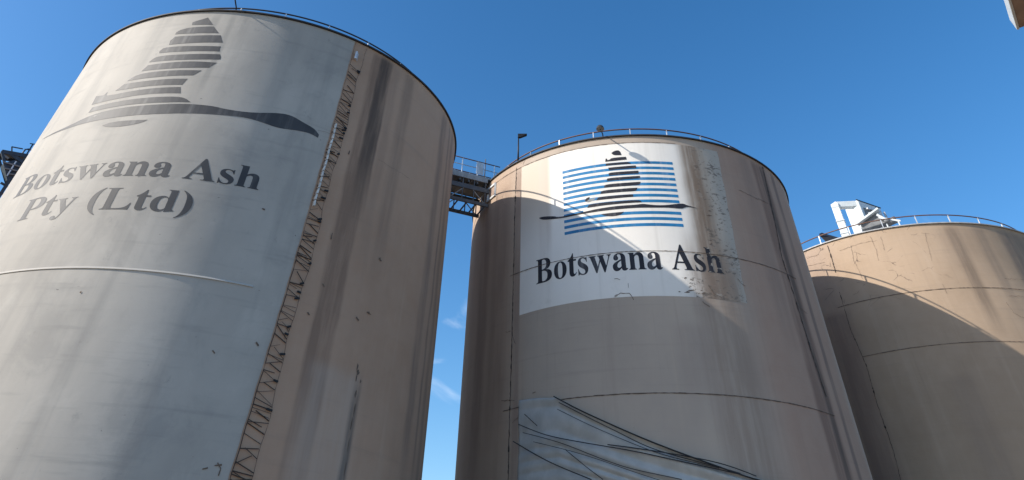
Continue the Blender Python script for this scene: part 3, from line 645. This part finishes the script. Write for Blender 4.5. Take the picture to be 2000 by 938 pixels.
# filter housing
fh = empty('filter_housing', col(1690, 462, D3 + 1.2)[0]); tag(fh, 'tall white filter housing with sloping roof on the far silo', 'filter housing')
q1 = at(1673, 391, D3 + 1.6); c0 = Vector((q1.x, q1.y, 0)); ht = q1.z
wv = Vector((.906, .423, 0)); dv = Vector((-wv.y, wv.x, 0))
hull('housing', [c0 + wv * a + dv * b_ + Vector((0, 0, zz)) for a, b_, zz in ((0, 0, TOP + .1), (2.6, 0, TOP + .1), (2.6, 1.3, TOP + .1), (0, 1.3, TOP + .1), (0, 0, ht), (2.6, 0, ht - .05), (2.6, 1.3, ht - .05), (0, 1.3, ht))], M['white_metal'], fh, .025)
part_beam('roof_flashing', c0 + wv * -.05 + Vector((0, 0, ht + .03)), c0 + wv * 2.66 + Vector((0, 0, ht - .02)), .08, .06, M['steel_dark'], fh)
for k in range(4):
    zz = ht - .6 - k * .42; part_beam('louvre', c0 + wv * .7 - dv * .12 + Vector((0, 0, zz)), c0 + wv * 2.2 - dv * .12 + Vector((0, 0, zz + .12)), .2, .12, M['galv'], fh)
part_beam('access_door', c0 + wv * .95 - dv * .03 + Vector((0, 0, ht - 2.0)), c0 + wv * .95 - dv * .03 + Vector((0, 0, ht - .55)), 1.0, .05, M['steel_mid'], fh, dv)
part_tube('drop_pipe', [c0 + wv * 2.72 - dv * .1 + Vector((0, 0, ht - .4)), c0 + wv * 2.86 - dv * .1 + Vector((0, 0, ht - 1.4)), c0 + wv * 2.75 - dv * .1 + Vector((0, 0, TOP + .15))], .09, M['galv'], fh)
# fan unit and conveyor tail in front of the housing
fu = empty('fan_unit', col(1705, 460, D3 - .2)[0]); tag(fu, 'grey fan unit with sloping cowl in front of the white filter housing', 'fan unit')
f0 = at(1705, 447, D3 - .2); f0 = Vector((f0.x, f0.y, f0.z))
for a in (-.5, .6): part_beam('leg', Vector((f0.x, f0.y, TOP + .1)) + vx * a, f0 + vx * a, .12, .12, M['galv'], fu, ux)
hull('casing', [f0 + vx * a + ux * b_ + Vector((0, 0, c)) for a, b_, c in ((-.75, -.4, -.1), (1.15, -.4, .1), (1.15, .5, .1), (-.75, .5, -.1), (-.7, -.35, .45), (.5, -.35, 1.0), (.9, -.35, .75), (.9, .45, .75), (-.7, .45, .45))], M['steel_mid'], fu, .03)
part_beam('cowl', f0 + vx * -.9 - ux * .45 + Vector((0, 0, .35)), f0 + vx * .85 - ux * .45 + Vector((0, 0, 1.15)), .5, .14, M['white_metal'], fu, Vector((0, 0, 1)), .02)
part_tube('motor', [f0 + vx * 1.0 + ux * .0 + Vector((0, 0, .2)), f0 + vx * 1.75 + Vector((0, 0, .35))], .26, M['steel_mid'], fu, 14)
lf = empty('lifting_frame', col(1745, 450, D3 - .8)[0]); tag(lf, 'small white lifting frame right of the fan unit on the far roof', 'lifting frame')
g0 = at(1741, 434, D3 - .8)
for a, h in ((-.35, .15), (.45, 0)): part_beam('leg', Vector((g0.x, g0.y, TOP + .1)) + vx * a, g0 + vx * a + Vector((0, 0, h)), .09, .09, M['white_metal'], lf, ux)
part_beam('cross_bar', g0 + vx * -.7 + Vector((0, 0, .5)), g0 + vx * .6 + Vector((0, 0, -.05)), .1, .12, M['white_metal'], lf)
part_beam('arm', g0 + vx * -.75 + Vector((0, 0, .75)), g0 + vx * -.1 + Vector((0, 0, .05)), .12, .16, M['white_metal'], lf)
part_tube('winch', [g0 + vx * -.45 - ux * .1 + Vector((0, 0, .12)), g0 + vx * -.05 - ux * .1 + Vector((0, 0, .12))], .16, M['steel_mid'], lf, 12)
# dark sloping plate
dp = empty('dark_hood', col(1630, 468, 52.9)[0]); tag(dp, 'black sloping metal hood at the left end of the far silo roof', 'hood')
K = [at(x, y, d) for x, y, d in ((1599.5, 457, 53.2), (1605, 454.5, 53.9), (1644, 466, 53.4), (1615, 473, 52.9), (1600, 458, 53.6), (1640, 469, 52.9))]
hull('hood', K + [Vector((p.x, p.y, p.z - .12)) for p in K], M['black'], dp)
pm = (K[2] + K[3]) / 2; part_beam('leg', Vector((pm.x, pm.y, TOP + .1)), Vector((pm.x, pm.y, max(pm.z - .05, TOP + .3))), .1, .1, M['black'], dp, ux)

# ------------------------------------------------------------------ conveyor head behind silo 1 on the left
DG = 50.0
cg = empty('conveyor_tower', (at(20, 330, DG).x, at(20, 330, DG).y, 0)); tag(cg, 'dark blue steel conveyor head and hopper behind the left edge of the nearest silo', 'conveyor tower')
Z = lambda x, y, d=DG: at(0 + x / 6.7, 260 + y / 6.7, d)
GB = Vector((at(40, 330, DG).x, at(40, 330, DG).y, 0)).normalized() * 1.9
def gbeam(name, a, b, w, h, mat='steel_dark', two=False):
    part_beam(name, Z(*a), Z(*b), w, h, M[mat], cg)
    if two: part_beam(name, Z(*a) + GB, Z(*b) + GB, w, h, M[mat], cg)
GB = GB * .5
gbeam('platform_beam', (22, 243), (560, 338), .12, .24, two=True)
part_beam('platform_deck', Z(22, 228) + GB / 2, Z(560, 322) + GB / 2, .9, .05, M['steel_mid'], cg)
gbeam('end_post', (26, 240), (108, 615), .12, .14); part_beam('end_post', Z(26, 240) + GB, Z(108, 615) + GB * .6, .12, .14, M['steel_dark'], cg)
hp = [Z(40, 395), Z(200, 350), Z(340, 430), Z(165, 650), Z(98, 600)]
hull('hopper', hp + [p + GB * .8 for p in hp[:3]] + [p + GB * .5 for p in hp[3:]], M['steel_dark'], cg, .02)
gbeam('brace', (40, 290), (110, 335), .09, .12, 'steel_mid'); gbeam('brace', (140, 275), (340, 410), .1, .2)
for a, b in (((30, 385), (310, 465)), ((85, 570), (205, 380)), ((60, 470), (290, 520)), ((110, 545), (240, 560))):
    pa, pb = Z(*a) - GB * .12, Z(*b) - GB * .12; part_beam('stiffener', pa, pb, .06, .08, M['galv'] if a[0] == 85 else M['steel_mid'], cg)
gbeam('column', (130, 610), (-330, 1320), .2, .2, two=True)
for a, b in (((10, 650), (130, 720)), ((-60, 770), (70, 808)), ((-180, 900), (-30, 960))): gbeam('tie', a, b, .08, .12)
base_c = Z(-330, 1320); part_beam('column', Vector((base_c.x, base_c.y, 0)), base_c, .3, .3, M['steel_dark'], cg, ax)
for q in ((540, 335),):
    t0 = Z(*q) + GB / 2; part_beam('column', Vector((t0.x, t0.y, 0)), t0, .3, .3, M['steel_dark'], cg, ax)
for x in (155, 480):
    part_beam('rail_post', Z(x, 238 + x * .16), Z(x, 155 + x * .16), .07, .07, M['steel_dark'], cg)
gbeam('hand_rail', (150, 180), (300, 208), .06, .06); gbeam('hand_rail', (320, 212), (440, 228), .05, .05); gbeam('hand_rail', (390, 138), (520, 156), .05, .05)
gbeam('stair_stringer', (432, 145), (285, 385), .09, .09); part_tube('stair_stringer', [Z(380, 210), Z(335, 215), Z(305, 250), Z(235, 355)], .05, M['steel_dark'], cg)

# ------------------------------------------------------------------ overhead canopy, upper right
def on_z(x, y, z):
    r = ray(x, y); return EYE + r * ((z - EYE.z) / r.z)
ZC = 7.0
ca, cb = on_z(1985, 57, ZC), on_z(1967, -3, ZC); cd = (cb - ca).normalized(); cs = Vector((-cd.y, cd.x, 0))
if cs.x < 0: cs = -cs
cp = empty('canopy', (ca + cd * 3 + cs * 4) * 1.0); cp.location.z = 0; cp.matrix_world = Matrix.Translation(cp.location)
tag(cp, 'white edged canopy corner overhead at the upper right', 'canopy')
fh_ = .17
bm = bmesh.new()
for s, w, zz in [(s, w, zz) for s in (0, 7) for w in (.035, 6) for zz in (ZC, ZC + .16)]: bm.verts.new(ca + cd * s + cs * w + Vector((0, 0, zz - ca.z)))
bmesh.ops.convex_hull(bm, input=bm.verts[:]); from_bm('soffit', bm, M['soffit'], cp)
part_beam('fascia', ca + cs * .015 + Vector((0, 0, fh_ / 2 - .02)) + cd * .0, ca + cs * .015 + cd * 7 + Vector((0, 0, fh_ / 2 - .02)), .03, fh_, M['white_metal'], cp, Vector((0, 0, 1)), .008)
part_beam('roof_sheet', ca + cs * 3.15 + Vector((0, 0, .20)) + cd * .1, ca + cs * 3.15 + cd * 6.9 + Vector((0, 0, .20)), 5.9, .04, M['white_metal'], cp)
for s in (1, 6):
    for w in (3.5, 5.6):
        p = ca + cd * s + cs * w; part_beam('column', Vector((p.x, p.y, 0)), Vector((p.x, p.y, ZC)), .2, .2, M['white_metal'], cp, cd)

# ------------------------------------------------------------------ tarpaulin hung on silo 2
tp = empty('tarpaulin', cyl(1, 0, 0)); tag(tp, 'pale grey tarpaulin draped low across the middle silo with dark ropes', 'tarpaulin')
TE = [px(1, x, y) for x, y in ((1016, 784), (1050, 780), (1092, 779), (1120, 795), (1165, 817), (1250, 856), (1340, 892), (1440, 927), (1520, 950))]
def tedge(t):
    k = min(int(t * (len(TE) - 1)), len(TE) - 2); f = t * (len(TE) - 1) - k
    return TE[k][0] + (TE[k + 1][0] - TE[k][0]) * f, TE[k][1] + (TE[k + 1][1] - TE[k][1]) * f
bm = bmesh.new(); nr, ncol = 110, 90; g = []
for j in range(nr + 1):
    v = j / nr; row = []
    for k in range(ncol + 1):
        t = k / ncol; e = tedge(t)
        zl = e[1] - v * 5.2 * (1 - t) ** .8 - v * .9 * t - v * .6 * math.sin(math.pi * t)
        off = .06 + .20 * abs(math.sin(v * 26 + 1.1 * math.sin(v * 11 + 1) + .8 * t)) ** 1.5 * (.15 + .85 * t) * (1 - .3 * t) + .10 * math.sin(math.pi * t) * (1 - v) + .03 * math.sin(v * 13 + t * 17) * (1 - t)
        row.append(bm.verts.new(cyl(1, e[0], zl, max(.05, off))))
    g.append(row)
for j in range(nr):
    for k in range(ncol): bm.faces.new((g[j][k], g[j][k + 1], g[j + 1][k + 1], g[j + 1][k]))
sh = from_bm('sheet', bm, M['tarp'], tp, True)
so_ = sh.modifiers.new('thickness', 'SOLIDIFY'); so_.thickness = .012
def rope(pts, r, off=.33):
    q = [px(1, *p) for p in pts]; out = []
    for k in range(len(q) - 1):
        for f in range(8):
            t = f / 8; p0, p1, p2, p3 = q[max(k - 1, 0)], q[k], q[k + 1], q[min(k + 2, len(q) - 1)]
            out.append(tuple(.5 * (2 * p1[c] + (p2[c] - p0[c]) * t + (2 * p0[c] - 5 * p1[c] + 4 * p2[c] - p3[c]) * t * t + (3 * p1[c] - p0[c] - 3 * p2[c] + p3[c]) * t ** 3) for c in (0, 1)))
    out.append(q[-1]); part_tube('rope', [cyl(1, a, b, off) for a, b in out], r * .65, M['rope'], tp, 6)
for pts, r in (([(1088, 778), (1150, 811), (1250, 857), (1340, 893), (1440, 930), (1490, 945)], .045), ([(1022, 832), (1075, 853), (1145, 868), (1240, 885), (1330, 905), (1440, 930)], .03), ([(1030, 848), (1100, 868), (1180, 900), (1240, 920), (1330, 940)], .022),
               ([(1012, 865), (1080, 905), (1160, 940)], .035), ([(1110, 881), (1150, 915), (1182, 940)], .025), ([(1033, 812), (1057, 835)], .025), ([(1098, 790), (1200, 843), (1290, 885), (1440, 928)], .028), ([(1095, 803), (1180, 845), (1290, 890), (1400, 918)], .02), ([(1050, 866), (1140, 890), (1240, 925), (1300, 945)], .018), ([(1190, 872), (1300, 888), (1400, 908), (1470, 933)], .03)):
    rope(pts, r)
